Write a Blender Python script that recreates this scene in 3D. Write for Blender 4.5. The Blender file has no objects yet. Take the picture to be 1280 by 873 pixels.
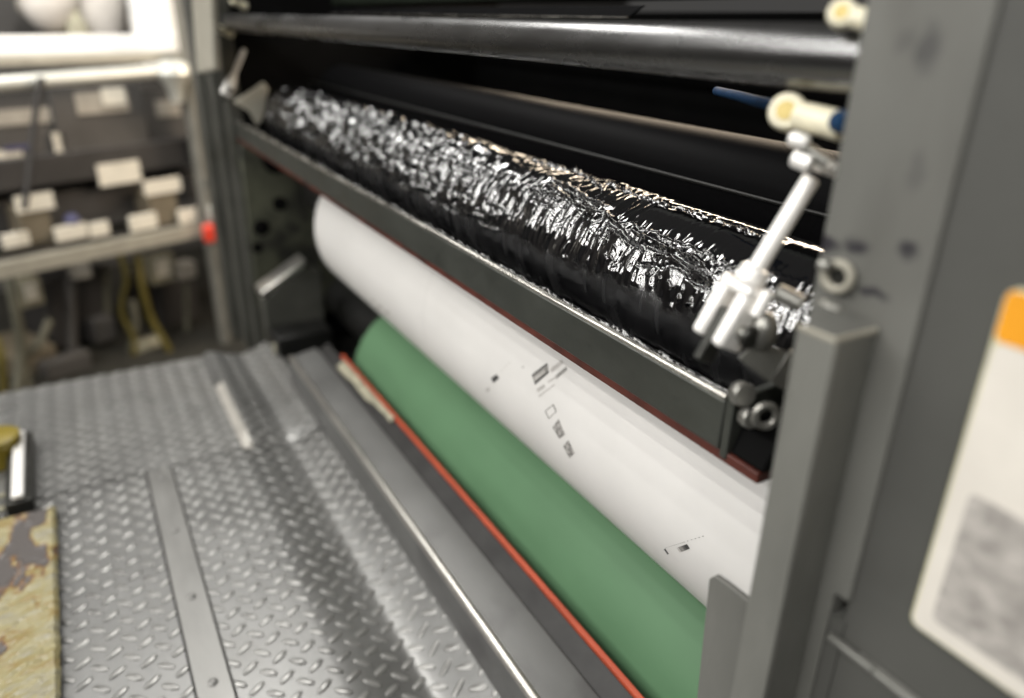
import bpy, bmesh, math, random
import numpy as np
from mathutils import Vector, Matrix

random.seed(4)
RNG = np.random.default_rng(7)
scene = bpy.context.scene
COL = scene.collection
R = math.radians

# ------------------------------------------------------------------ camera
CAM = Vector((0, 0, 0.65))
FPX = 931.0
fw = Vector((-.793, .4635, -.3957)).normalized()
up0 = Vector((-.350, .185, .918))
rt = fw.cross(up0).normalized()
upv = rt.cross(fw).normalized()
camd = bpy.data.cameras.new('camera')
cam = bpy.data.objects.new('camera', camd); COL.objects.link(cam)
M = Matrix((rt, upv, -fw)).transposed().to_4x4(); M.translation = CAM
cam.matrix_world = M
camd.sensor_width = 36; camd.lens = 36 * FPX / 1280
camd.shift_y = -10.5 / 1280
camd.clip_start = 0.02; camd.clip_end = 60
camd.dof.use_dof = True
camd.dof.focus_distance = 0.56
camd.dof.aperture_fstop = 2.5
camd.dof.aperture_blades = 0
scene.camera = cam

def ray(u, v):
    return (rt * ((u - 640) / FPX) - upv * ((v - 426) / FPX) + fw)
def at(u, v, x=None, y=None, z=None):
    """a point on a plane of the machine as read off the photograph"""
    d = ray(u, v)
    if x is not None: t = (x - CAM.x) / d.x
    elif y is not None: t = (y - CAM.y) / d.y
    else: t = (z - CAM.z) / d.z
    return CAM + d * t
def cyl_hit(u, v, yc, zc, r):
    d = ray(u, v)
    oy, oz = CAM.y - yc, CAM.z - zc
    a = d.y**2 + d.z**2; b = oy * d.y + oz * d.z; c = oy**2 + oz**2 - r * r
    q = max(b * b - a * c, 0)
    t = (-b - math.sqrt(q)) / a
    p = CAM + d * t
    return p.x, math.atan2(p.z - zc, yc - p.y)      # x and elevation angle on the roller

# --------------------------------------------------------------- materials
def mat(name, base, rough=.5, metal=0., spec=.5, var=0., vscale=30., stretch=(1, 1, 1), bump=0., bscale=200.,
        rvar=0., dark=None, dscale=8., dlo=.55, dhi=.7, damt=.8, coat=0.):
    m = bpy.data.materials.new(name); m.use_nodes = True
    nt = m.node_tree; N = nt.nodes; L = nt.links
    b = N['Principled BSDF']
    b.inputs['Base Color'].default_value = (*base, 1)
    b.inputs['Roughness'].default_value = rough
    b.inputs['Metallic'].default_value = metal
    b.inputs['Specular IOR Level'].default_value = spec
    b.inputs['Coat Weight'].default_value = coat
    tc = N.new('ShaderNodeTexCoord'); mp = N.new('ShaderNodeMapping')
    mp.inputs['Scale'].default_value = stretch
    L.new(tc.outputs['Object'], mp.inputs['Vector'])
    col = None
    if var:
        n = N.new('ShaderNodeTexNoise'); n.inputs['Scale'].default_value = vscale; n.inputs['Detail'].default_value = 6
        n.inputs['Roughness'].default_value = .6
        L.new(mp.outputs[0], n.inputs['Vector'])
        r = N.new('ShaderNodeValToRGB')
        r.color_ramp.elements[0].position = .3; r.color_ramp.elements[1].position = .7
        r.color_ramp.elements[0].color = (*[c * (1 - var) for c in base], 1)
        r.color_ramp.elements[1].color = (*[min(1, c * (1 + var)) for c in base], 1)
        L.new(n.outputs[0], r.inputs[0]); col = r.outputs[0]
        if rvar:
            mr = N.new('ShaderNodeMapRange')
            mr.inputs['From Min'].default_value = .3; mr.inputs['From Max'].default_value = .7
            mr.inputs['To Min'].default_value = max(.02, rough - rvar); mr.inputs['To Max'].default_value = min(1, rough + rvar)
            L.new(n.outputs[0], mr.inputs[0]); L.new(mr.outputs[0], b.inputs['Roughness'])
    if dark:
        n2 = N.new('ShaderNodeTexNoise'); n2.inputs['Scale'].default_value = dscale; n2.inputs['Detail'].default_value = 5
        L.new(mp.outputs[0], n2.inputs['Vector'])
        mr2 = N.new('ShaderNodeMapRange'); mr2.inputs['From Min'].default_value = dlo; mr2.inputs['From Max'].default_value = dhi
        mr2.inputs['To Max'].default_value = damt
        L.new(n2.outputs[0], mr2.inputs[0])
        mx = N.new('ShaderNodeMix'); mx.data_type = 'RGBA'
        L.new(mr2.outputs[0], mx.inputs['Factor'])
        if col: L.new(col, mx.inputs['A'])
        else: mx.inputs['A'].default_value = (*base, 1)
        mx.inputs['B'].default_value = (*dark, 1); col = mx.outputs['Result']
    if col: L.new(col, b.inputs['Base Color'])
    if bump:
        n3 = N.new('ShaderNodeTexNoise'); n3.inputs['Scale'].default_value = bscale; n3.inputs['Detail'].default_value = 4
        L.new(mp.outputs[0], n3.inputs['Vector'])
        bp = N.new('ShaderNodeBump'); bp.inputs['Strength'].default_value = bump; bp.inputs['Distance'].default_value = .001
        L.new(n3.outputs[0], bp.inputs['Height']); L.new(bp.outputs[0], b.inputs['Normal'])
    return m

MT = {}
MT['frame'] = mat('frame_paint', (.150, .150, .136), .5, 0, .4, var=.16, vscale=14, bump=.15, bscale=500,
                  dark=(.06, .055, .046), dscale=13, dlo=.53, dhi=.78, damt=.6, stretch=(1, 1, .35))
MT['panel'] = mat('side_panel_paint', (.082, .082, .075), .5, 0, .4, var=.12, vscale=10, bump=.12, bscale=500, dark=(.05, .048, .042), dscale=9, dlo=.56, dhi=.78, damt=.5)
MT['frame_far'] = mat('far_frame_paint', (.062, .062, .053), .5, 0, .4, var=.3, vscale=12, dark=(.03, .03, .022), dscale=9)
MT['frame_mottled'] = mat('mottled_inner_frame', (.06, .062, .042), .55, 0, .4, var=.5, vscale=14, dark=(.012, .012, .01), dscale=10, dlo=.48, dhi=.6, damt=.9)
MT['sheet'] = mat('sheet_steel', (.19, .19, .172), .42, .25, .5, var=.16, vscale=22, bump=.1, bscale=400, dark=(.075, .068, .05), dscale=16, dlo=.52, dhi=.75, stretch=(1, 1, .4))
MT['dark'] = mat('oily_black_steel', (.012, .012, .011), .45, .2, .5, var=.4, vscale=20)
MT['black'] = mat('black_inside_shade', (.004, .004, .004), .7, 0, .06, var=.3, vscale=10)  # shade inside the press and its recesses put into the colour
MT['beam'] = mat('dark_green_beam', (.009, .012, .008), .6, 0, .1, var=.3, vscale=15)
MT['rod'] = mat('black_satin_steel', (.012, .0118, .0112), .27, .0, 1.0, var=.35, vscale=22, stretch=(.35, 1, 1), bump=.08, bscale=260, rvar=.06)
MT['rod'].node_tree.nodes['Principled BSDF'].inputs['IOR'].default_value = 1.75
MT['rubber'] = mat('black_roller_rubber', (.004, .004, .0043), .50, 0, .02, var=.2, vscale=300, bump=.04, bscale=900, rvar=.02)
MT['tray'] = mat('tray_steel', (.06, .064, .056), .38, .45, .5, var=.22, vscale=26, bump=.1, bscale=350, rvar=.10, dark=(.02, .02, .018), dscale=40, dlo=.62, dhi=.75, stretch=(.5, 1, 1))
MT['lip'] = mat('worn_bright_edge', (.60, .58, .53), .26, .9, .5, var=.35, vscale=40, rvar=.12, dark=(.05, .05, .045), dscale=60, dlo=.58, dhi=.68, stretch=(.4, 1, 1))
MT['gasket'] = mat('oxide_red_strip', (.085, .021, .014), .5, 0, .4, var=.5, vscale=60, dark=(.02, .008, .006), dscale=45, dlo=.52, dhi=.66, stretch=(.5, 1, 1))
MT['plate'] = mat('pale_plate_coating', (.73, .715, .69), .50, 0, .35, var=.025, vscale=18, rvar=.05)
MT['mark'] = mat('printed_dark', (.06, .06, .058), .5, 0, .3, var=.6, vscale=320)
MT['mark_mid'] = mat('printed_grey', (.26, .25, .235), .5, 0, .3, var=.4, vscale=420)
MT['mark_pale'] = mat('printed_pale_grey', (.50, .48, .455), .5, 0, .3, var=.2, vscale=420)
MT['mark_faint'] = mat('faint_seam', (.58, .565, .54), .5, 0, .3, var=.05, vscale=60)
MT['mark_dark2'] = mat('printed_dark_grey', (.14, .135, .13), .5, 0, .3, var=.4, vscale=420)
MT['mark_mott'] = mat('printed_mottled', (.22, .21, .20), .5, 0, .3, var=.9, vscale=330, dark=(.55, .53, .5), dscale=300, dlo=.5, dhi=.6)
MT['green'] = mat('green_blanket', (.104, .208, .110), .58, 0, .35, var=.10, vscale=9, bump=.05, bscale=1500, rvar=.06, dark=(.075, .155, .08), dscale=6, dlo=.5, dhi=.75, damt=.5, stretch=(.5, 1, 1))
MT['red'] = mat('red_orange_strip', (.44, .075, .032), .5, 0, .4, var=.22, vscale=45, dark=(.12, .035, .02), dscale=55, dlo=.6, dhi=.72, stretch=(.3, 1, 1))
MT['guard'] = mat('guard_grey', (.155, .155, .15), .38, .35, .5, var=.14, vscale=12, bump=.08, bscale=260, rvar=.06, dark=(.07, .065, .068), dscale=13, dlo=.54, dhi=.72, damt=.7, stretch=(.6, 1, 1))
MT['guard_dark'] = mat('guard_dark_strip', (.032, .031, .03), .5, .1, .4, var=.3, vscale=30)
MT['lip_lit'] = mat('pale_lit_lip', (.42, .40, .36), .45, .3, .5, var=.15, vscale=30)  # paler than the tread steel: light on the folded lip put into colour
MT['guard_edge'] = mat('guard_worn_edge', (.60, .58, .54), .28, .9, .5, var=.2, vscale=30, stretch=(.4, 1, 1))
MT['tape'] = mat('old_masking_tape', (.36, .34, .25), .7, 0, .3, var=.3, vscale=50)
MT['tread'] = mat('tread_steel', (.195, .195, .189), .36, .6, .5, var=.16, vscale=7, bump=.15, bscale=380, rvar=.05, dark=(.13, .128, .12), dscale=9, dlo=.5, dhi=.8, damt=.6)
MT['lug'] = mat('worn_tread_lug', (.27, .268, .256), .31, .6, .5, var=.28, vscale=9, rvar=.06)
MT['strip'] = mat('strip_steel', (.215, .213, .203), .40, .6, .5, var=.14, vscale=30, stretch=(.3, 1, 1), rvar=.06)
MT['chrome'] = mat('bright_zinc', (.80, .79, .74), .22, .95, .5, var=.08, vscale=60, rvar=.05)
MT['link'] = mat('polished_link_steel', (.92, .90, .86), .32, .2, .5, var=.04, vscale=60)
MT['dullmetal'] = mat('dull_steel', (.30, .295, .27), .35, .8, .5, var=.25, vscale=60)
MT['darkmetal'] = mat('dark_blued_steel', (.05, .05, .045), .35, .7, .5, var=.3, vscale=60)
MT['cream'] = mat('cream_nylon', (.78, .73, .55), .40, 0, .5, var=.1, vscale=60)
MT['brass'] = mat('yellow_brass', (.42, .33, .12), .35, .5, .5, var=.1, vscale=80)
MT['blue'] = mat('blue_hose', (.008, .034, .085), .7, 0, .1, var=.2, vscale=80)
MT['signwhite'] = mat('sign_white', (.74, .70, .63), .55, 0, .3, var=.05, vscale=40)
MT['signorange'] = mat('sign_orange', (.85, .36, .02), .5, 0, .4, var=.06, vscale=40)
MT['signgrey'] = mat('sign_smudged_print', (.42, .395, .365), .6, 0, .3, var=.34, vscale=110, stretch=(.8, 1, 1.2))
MT['signedge'] = mat('sign_yellowed_edge', (.62, .60, .40), .6, 0, .3, var=.1, vscale=40)
MT['labelwhite'] = mat('label_white', (.72, .68, .58), .6, 0, .3, var=.08, vscale=20)
MT['labelbeige'] = mat('label_beige', (.36, .33, .28), .6, 0, .3, var=.15, vscale=20)
MT['brownbox'] = mat('brown_card', (.16, .135, .095), .7, 0, .3, var=.15, vscale=20)
MT['cabinet'] = mat('cabinet_charcoal', (.085, .08, .075), .5, 0, .4, var=.15, vscale=8)
MT['cabinet2'] = mat('cabinet_dark', (.045, .042, .04), .5, 0, .4, var=.15, vscale=8)
MT['rail'] = mat('pale_rail', (.66, .66, .60), .35, .3, .5, var=.08, vscale=20)
MT['shelf'] = mat('shelf_beige', (.36, .34, .28), .5, .1, .5, var=.12, vscale=20)
MT['postgrey'] = mat('post_grey', (.20, .195, .17), .5, .2, .5, var=.15, vscale=20)
MT['white'] = mat('white_paint', (.92, .91, .88), .4, 0, .5, var=.02, vscale=20)
MT['yellow'] = mat('yellow_plastic', (.22, .165, .012), .45, 0, .5, var=.15, vscale=30)
MT['cable'] = mat('yellow_cable', (.13, .105, .025), .5, 0, .4, var=.2, vscale=20)
MT['cablegrey'] = mat('grey_cable', (.14, .135, .10), .5, 0, .4, var=.2, vscale=20)
MT['redplastic'] = mat('red_plastic', (.75, .06, .03), .4, 0, .5, var=.05, vscale=30)
MT['bluemark'] = mat('blue_plastic', (.07, .07, .15), .4, 0, .5, var=.1, vscale=30)
MT['cloth'] = mat('white_rag', (.62, .58, .53), .8, 0, .2, var=.1, vscale=30)
MT['concrete'] = mat('dark_floor', (.03, .028, .022), .7, 0, .3, var=.4, vscale=4)
MT['wall'] = mat('dull_wall', (.10, .095, .09), .8, 0, .2, var=.15, vscale=2)

# extra ink smears on the near frame
def smears(m, spots, colr):
    nt = m.node_tree; N = nt.nodes; L = nt.links
    b = N['Principled BSDF']
    src = b.inputs['Base Color'].links[0].from_socket
    geo = N.new('ShaderNodeNewGeometry')
    nz = N.new('ShaderNodeTexNoise'); nz.inputs['Scale'].default_value = 120; nz.inputs['Detail'].default_value = 4
    L.new(geo.outputs['Position'], nz.inputs['Vector'])
    off = N.new('ShaderNodeVectorMath'); off.operation = 'MULTIPLY_ADD'
    off.inputs[1].default_value = (.008, .008, .008)
    L.new(nz.outputs['Color'], off.inputs[0]); L.new(geo.outputs['Position'], off.inputs[2])
    acc = None
    for p, sx, sz, w in spots:
        sub = N.new('ShaderNodeVectorMath'); sub.operation = 'SUBTRACT'
        sub.inputs[1].default_value = (p[0] + .004, p[1] + .004, p[2] + .004)
        L.new(off.outputs[0], sub.inputs[0])
        sc = N.new('ShaderNodeVectorMath'); sc.operation = 'MULTIPLY'; sc.inputs[1].default_value = (1 / sx, 10, 1 / sz)
        L.new(sub.outputs[0], sc.inputs[0])
        ln = N.new('ShaderNodeVectorMath'); ln.operation = 'LENGTH'; L.new(sc.outputs[0], ln.inputs[0])
        mr = N.new('ShaderNodeMapRange'); mr.inputs['From Min'].default_value = 1.2; mr.inputs['From Max'].default_value = .5
        mr.inputs['To Max'].default_value = w
        L.new(ln.outputs['Value'], mr.inputs[0])
        if acc is None: acc = mr.outputs[0]
        else:
            mx = N.new('ShaderNodeMath'); mx.operation = 'MAXIMUM'
            L.new(acc, mx.inputs[0]); L.new(mr.outputs[0], mx.inputs[1]); acc = mx.outputs[0]
    mix = N.new('ShaderNodeMix'); mix.data_type = 'RGBA'
    L.new(acc, mix.inputs['Factor']); L.new(src, mix.inputs['A']); mix.inputs['B'].default_value = (*colr, 1)
    L.new(mix.outputs['Result'], b.inputs['Base Color'])

# ------------------------------------------------------------ mesh helpers
class MB:
    def __init__(s): s.bm = bmesh.new()
    def box(s, x0, x1, y0, y1, z0, z1, mtx=None):
        vs = [s.bm.verts.new(Vector((x, y, z)) if mtx is None else mtx @ Vector((x, y, z)))
              for x in (x0, x1) for y in (y0, y1) for z in (z0, z1)]
        for f in ((0, 1, 3, 2), (4, 6, 7, 5), (0, 4, 5, 1), (2, 3, 7, 6), (0, 2, 6, 4), (1, 5, 7, 3)):
            s.bm.faces.new([vs[i] for i in f])
        return s
    def prism(s, pts, vec):
        a = [s.bm.verts.new(Vector(p)) for p in pts]; b = [s.bm.verts.new(Vector(p) + Vector(vec)) for p in pts]
        n = len(pts)
        s.bm.faces.new(a); s.bm.faces.new(b[::-1])
        for i in range(n): s.bm.faces.new((a[i], b[i], b[(i + 1) % n], a[(i + 1) % n]))
        return s
    def rings(s, rings, cap=True):
        rv = [[s.bm.verts.new(p) for p in r] for r in rings]
        n = len(rv[0])
        for a, b in zip(rv, rv[1:]):
            for i in range(n): s.bm.faces.new((a[i], a[(i + 1) % n], b[(i + 1) % n], b[i]))
        if cap: s.bm.faces.new(rv[0][::-1]); s.bm.faces.new(rv[-1])
        return s
    def lathe(s, p0, axis, prof, seg=24, cap=True):
        """prof: list of (distance along axis, radius)"""
        ax = Vector(axis).normalized()
        u = ax.orthogonal().normalized(); w = ax.cross(u)
        p0 = Vector(p0)
        return s.rings([[p0 + ax * d + (u * math.cos(6.28318530718 * i / seg) + w * math.sin(6.28318530718 * i / seg)) * max(r, 1e-5)
                         for i in range(seg)] for d, r in prof], cap)
    def cyl(s, p0, p1, r, seg=24, ch=0):
        p0 = Vector(p0); p1 = Vector(p1); l = (p1 - p0).length
        prof = [(0, r), (l, r)] if not ch else [(0, r - ch), (ch, r), (l - ch, r), (l, r - ch)]
        return s.lathe(p0, p1 - p0, prof, seg)
    def tube(s, pts, r, seg=12):
        pts = [Vector(p) for p in pts]
        rg = []; u = None
        for i, p in enumerate(pts):
            t = (pts[min(i + 1, len(pts) - 1)] - pts[max(i - 1, 0)]).normalized()
            u = t.orthogonal().normalized() if u is None else (u - t * u.dot(t)).normalized()
            w = t.cross(u)
            rg.append([p + (u * math.cos(6.2831853 * k / seg) + w * math.sin(6.2831853 * k / seg)) * r for k in range(seg)])
        return s.rings(rg)
    def torus(s, c, axis, R0, r, seg=28, ss=10):
        ax = Vector(axis).normalized(); u = ax.orthogonal().normalized(); w = ax.cross(u); c = Vector(c)
        rv = []
        for i in range(seg):
            a = 6.2831853 * i / seg; d = u * math.cos(a) + w * math.sin(a)
            rv.append([s.bm.verts.new(c + d * (R0 + r * math.cos(6.2831853 * k / ss)) + ax * r * math.sin(6.2831853 * k / ss)) for k in range(ss)])
        for i in range(seg):
            a = rv[i]; b = rv[(i + 1) % seg]
            for k in range(ss): s.bm.faces.new((a[k], b[k], b[(k + 1) % ss], a[(k + 1) % ss]))
        return s
    def ball(s, c, r, sc=(1, 1, 1), seg=20, ring=12):
        m = Matrix.Translation(Vector(c)) @ Matrix.Diagonal((r * sc[0], r * sc[1], r * sc[2], 1))
        bmesh.ops.create_uvsphere(s.bm, u_segments=seg, v_segments=ring, radius=1, matrix=m)
        return s
    def build(s, name, m, parent=None, bev=0, smooth=True, segs=2):
        bmesh.ops.recalc_face_normals(s.bm, faces=s.bm.faces)
        me = bpy.data.meshes.new(name); s.bm.to_mesh(me); s.bm.free()
        o = bpy.data.objects.new(name, me); COL.objects.link(o)
        me.materials.append(MT[m] if isinstance(m, str) else m)
        if smooth:
            me.shade_smooth()
            me.set_sharp_from_angle(angle=R(38))
        if bev:
            b = o.modifiers.new('bevel', 'BEVEL'); b.width = bev; b.segments = segs; b.limit_method = 'ANGLE'; b.angle_limit = R(35)
            b.harden_normals = False
        if parent is not None:
            o.parent = parent
            o.matrix_parent_inverse = Matrix.Translation(-parent.location)
        return o
def tag(o, label, cat, group=None, kind=None):
    o['label'] = label; o['category'] = cat
    if group: o['group'] = group
    if kind: o['kind'] = kind
    return o
def thing(name, loc, label, cat, group=None):
    o = bpy.data.objects.new(name, None); COL.objects.link(o); o.location = loc; o.empty_display_size = .05
    return tag(o, label, cat, group)
def structure(o): o['kind'] = 'structure'; return o
def grid_mesh(name, P, m, parent=None, attrs=None):
    """P: (n, m, 3) array of points"""
    n, k = P.shape[:2]
    me = bpy.data.meshes.new(name)
    idx = np.arange(n * k).reshape(n, k)
    q = np.stack([idx[:-1, :-1], idx[1:, :-1], idx[1:, 1:], idx[:-1, 1:]], -1).reshape(-1, 4)
    me.vertices.add(n * k); me.vertices.foreach_set('co', P.reshape(-1).astype(np.float32))
    me.loops.add(q.size); me.loops.foreach_set('vertex_index', q.reshape(-1).astype(np.int32))
    me.polygons.add(len(q)); me.polygons.foreach_set('loop_start', (np.arange(len(q)) * 4).astype(np.int32))
    me.polygons.foreach_set('loop_total', np.full(len(q), 4, np.int32))
    me.update(calc_edges=True); me.shade_smooth()
    for an, av in (attrs or {}).items():
        a = me.attributes.new(an, 'FLOAT', 'POINT'); a.data.foreach_set('value', av.reshape(-1).astype(np.float32))
    me.materials.append(MT[m] if isinstance(m, str) else m)
    o = bpy.data.objects.new(name, me); COL.objects.link(o)
    if parent is not None:
        o.parent = parent; o.matrix_parent_inverse = Matrix.Translation(-parent.location)
    return o

# numpy lattice noise
def noise2(x, y, seed):
    rg = np.random.default_rng(seed); T = rg.random((256, 256)) * 2 - 1
    xi = np.floor(x).astype(int); yi = np.floor(y).astype(int); fx = x - xi; fy = y - yi
    fx = fx * fx * fx * (fx * (fx * 6 - 15) + 10); fy = fy * fy * fy * (fy * (fy * 6 - 15) + 10)
    g = lambda a, b: T[a & 255, b & 255]
    return (g(xi, yi) * (1 - fx) + g(xi + 1, yi) * fx) * (1 - fy) + (g(xi, yi + 1) * (1 - fx) + g(xi + 1, yi + 1) * fx) * fy
def fbm(x, y, seed, o=3):
    s = 0; a = 1; t = 0
    for k in range(o):
        s = s + a * noise2(x * 2**k + 17.3 * k, y * 2**k + 9.1 * k, seed + k); t += a; a *= .5
    return s / t
def sstep(a, b, x):
    t = np.clip((x - a) / (b - a), 0, 1); return t * t * (3 - 2 * t)

# cross-section of the press: (y, z) with z above the platform
INK = (.40, .46, .060)
PLT = (.475, .295, .127)
BLK = (.500, .040, .127)
YF = .29                    # front of the side frames

# ============================================================ platform
def floor_z(y):
    """tread plate beside the guard: flat, then a shallow trough rising to the guard"""
    y = np.asarray(y, float)
    z = -0.018 * sstep(.138, .235, y) + .030 * np.clip((y - .222) / .070, 0, 1)**1.5
    return z
def ramp_z(x, y):
    """far end: a folded lip that rises a little and runs back down into the trough"""
    f = sstep(-1.124, -1.165, np.asarray(x, float))
    return floor_z(y) + f * (.0125 * sstep(.1500, .1640, y) * (1 - sstep(.166, .262, y)) + .004 * sstep(.17, .25, y) * (1 - sstep(.262, .29, y)))
def tread(name, x0, x1, y0, y1, curved, label, seed, zf=None):
    t = MB(); bm = t.bm
    zfun = zf or (lambda x, y: floor_z(y))
    if curved: ys = np.concatenate([[y0], np.linspace(max(.14, y0 + .002), y1, 40)])
    else: ys = np.array([y0, y1])
    xs_ = np.linspace(x0, x1, 40) if zf else np.array([x0, x1])
    ht = lambda x, y: float(zfun(x, y)) if curved else 0.
    top = [[bm.verts.new((x, y, ht(x, y))) for x in xs_] for y in ys]
    lo = [[bm.verts.new((x, y, ht(x, y) - .008)) for x in xs_] for y in ys]
    nx = len(xs_)
    for r in range(len(ys) - 1):
        for c in range(nx - 1):
            f_ = bm.faces.new((top[r][c], top[r][c + 1], top[r + 1][c + 1], top[r + 1][c]))
            if zf and ys[r] < .1645 and xs_[c] > -1.375: f_.material_index = 2  # lit facet of the lip gets the paler colour
            bm.faces.new((lo[r][c], lo[r + 1][c], lo[r + 1][c + 1], lo[r][c + 1]))
        for c in (0, nx - 1): bm.faces.new((top[r][c], top[r + 1][c], lo[r + 1][c], lo[r][c]))
    for r in (0, -1):
        for c in range(nx - 1): bm.faces.new((top[r][c], lo[r][c], lo[r][c + 1], top[r][c + 1]))
    # raised lugs
    px, py = .0313, .0157
    rg = random.Random(seed)
    j0 = int(math.floor(y0 / py)); j1 = int(math.ceil(y1 / py))
    for j in range(j0, j1 + 1):
        yc = j * py
        if yc < y0 - .002 or yc > y1 + .002 or (zf and yc < .172): continue
        i = 0
        n = int((x1 - x0) / px) + 2
        for i in range(n):
            xc = math.floor(x0 / px) * px + i * px + (px / 2 if j % 2 else 0)
            if xc < x0 - .004 or xc > x1 + .004: continue
            ang = R(42) if j % 2 else R(-34)
            dx, dy = math.sin(ang), math.cos(ang)
            L_, W_, H_ = .0110, .0042, (.0010 if seed in (3, 9) else .0017) * rg.uniform(.85, 1.1)
            rgs = []
            for rr, hh in ((1., 0.), (.86, .62), (.6, .92)):
                row = []
                for k in range(14):
                    a = 6.2831853 * k / 14
                    cx = math.copysign(abs(math.cos(a))**.8, math.cos(a)) * L_ * (1 - (1 - rr) * .55); cy = math.sin(a) * W_ * rr
                    X = xc + dx * cx - dy * cy * -1; Y = yc + dy * cx - dx * cy
                    X = min(max(X, x0), x1); Y = min(max(Y, y0), y1)
                    Z = ht(X, Y) + H_ * hh - (.0003 if hh == 0 else 0)
                    row.append(bm.verts.new((X, Y, Z)))
                rgs.append(row)
            for a_, b_ in zip(rgs, rgs[1:]):
                for k in range(14): bm.faces.new((a_[k], a_[(k + 1) % 14], b_[(k + 1) % 14], b_[k])).material_index = 1
            cap_ = bm.faces.new(rgs[-1]); cap_.material_index = 1
    o = t.build(name, 'tread'); o.data.materials.append(MT['lug']); o.data.materials.append(MT['lip_lit'])
    return tag(o, label, 'tread plate', 'tread plates of the platform')
tread('tread_plate', -1.118, -.45, -.62, .0045, False, 'grey tread plate under the crusted board, left of the riveted flat strip', 1)
tread('tread_plate', -1.118, -.30, .0435, .292, True, 'bright tread plate with a shallow trough between the flat strip and the grey guard', 2)
far_plate = tread('tread_plate', -1.53, -1.122, -.62, .150, False, 'far tread plate at the edge of the platform, beyond the seam', 3)
# folded lip on the far plate, its lit face coloured paler, and the ramp beside it
ramp = tread('ramp', -1.53, -1.122, .1505, .292, True, '', 9, ramp_z)
for k_ in ('label', 'category', 'group'): del ramp[k_]
ramp.parent = far_plate

cs = thing('cover_strip', (-.8, .024, 0), 'flat steel strip with round rivets between two tread plates', 'metal strip')
t = MB(); t.box(-1.118, -.40, .0065, .0415, -.006, .0022); bar_ = t.build('bar', 'strip', cs, bev=.001)
for xr in (-1.09, -.945, -.80, -.655, -.51):
    t = MB(); t.lathe((xr, .024, .002), (0, 0, 1), [(0, .0055), (.0012, .0052), (.0024, .0034), (.0028, .001)], 20); t.build('rivet', 'strip', bar_)
pf = MB(); pf.box(-1.54, 1.2, -1.5, 1.6, -.09, -.0235); structure(tag(pf.build('platform', 'dark', None), 'dark steel base under the tread plates of the platform', 'platform'))
t = MB(); t.box(-9, 4, -6, 7, -.62, -.5); o = t.build('floor', 'concrete'); tag(o, 'dark workshop floor below the platform edge', 'floor'); structure(o)

# ============================================================ guard in front of the green cylinder
XR = -.20; XL = -1.66
gd = thing('guard_plate', (-.9, .31, 0), 'long grey sheet metal guard with a bright worn front edge below the green cylinder', 'guard')
gy0, gz0 = .278, .065
t = MB()
pts = [(gy0 + .004, gz0), (.330, .074), (.330, .070), (gy0 + .004, gz0 - .004)]
t.prism([(-1.30, y, z) for y, z in pts], (1.10, 0, 0)); t.build('top_sheet', 'guard', gd, bev=.0015)
t = MB(); t.box(-1.30, -.20, gy0, gy0 + .0038, .006, gz0 - .002); t.build('front_face', 'guard', gd, bev=.0012)
t = MB(); t.cyl((-1.30, gy0 + .004, gz0 - .0025), (-.20, gy0 + .004, gz0 - .0035), .0054, 16); t.build('worn_edge', 'guard_edge', gd)
t = MB(); t.prism([(-1.29, .3305, .0715), (-1.29, .351, .0835), (-1.29, .351, .079), (-1.29, .3305, .067)], (1.09, 0, 0)); t.build('rubber_strip', 'guard_dark', gd, bev=.0008)
rs = MB(); rs.prism([(-1.215, .3515, .080), (-1.215, .356, .080), (-1.215, .3563, .0892), (-1.215, .3515, .0870)], (1.015, 0, 0))
tag(rs.build('red_strip', 'red', bev=.001), 'thin red orange strip along the foot of the green cylinder', 'strip')
# strip of old tape along the far part of the guard
n = 26; P = np.zeros((n, 4, 3))
for i in range(n):
    x = -1.19 + .24 * i / (n - 1)
    w = .015 * (1 - .6 * (i / n)**2) + .0015 * math.sin(i * .55) + .0007 * math.sin(i * 1.3)
    for j in range(4):
        yy = .3505 - w * j / 3
        P[i, j] = (x, yy, .0748 + (yy - .3305) * .585 * (yy > .3305) + .001 + (.0008 if j % 2 else 0))
        if yy < .3305: P[i, j, 2] = .0765
o = grid_mesh('masking_tape', P, 'tape', gd)
sm = o.modifiers.new('solid', 'SOLIDIFY'); sm.thickness = .0006

# ============================================================ cylinders
bc = thing('blanket_cylinder', (-.7, BLK[0], BLK[1]), 'green rubber covered cylinder below the white cylinder', 'cylinder')
t = MB(); t.lathe((-1.22, BLK[0], BLK[1]), (1, 0, 0), [(0, BLK[2] - .006), (.002, BLK[2] - .001), (.005, BLK[2]), (1.06, BLK[2]), (1.063, BLK[2] - .004)], 160); t.build('blanket', 'green', bc)
t = MB(); t.cyl((-1.64, BLK[0], BLK[1]), (-1.22, BLK[0], BLK[1]), .05, 40); t.build('journal', 'dark', bc)
pc = thing('plate_cylinder', (-.7, PLT[0], PLT[1]), 'off white printing plate cylinder with small grey printed marks', 'cylinder')
t = MB(); t.lathe((-1.31, PLT[0], PLT[1]), (1, 0, 0), [(0, PLT[2] - .008), (.0025, PLT[2] - .002), (.007, PLT[2]), (1.14, PLT[2]), (1.143, PLT[2] - .004)], 160); t.build('plate', 'plate', pc)
t = MB(); t.cyl((-1.64, PLT[0], PLT[1]), (-1.31, PLT[0], PLT[1]), .055, 40); t.build('journal', 'dark', pc)

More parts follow.
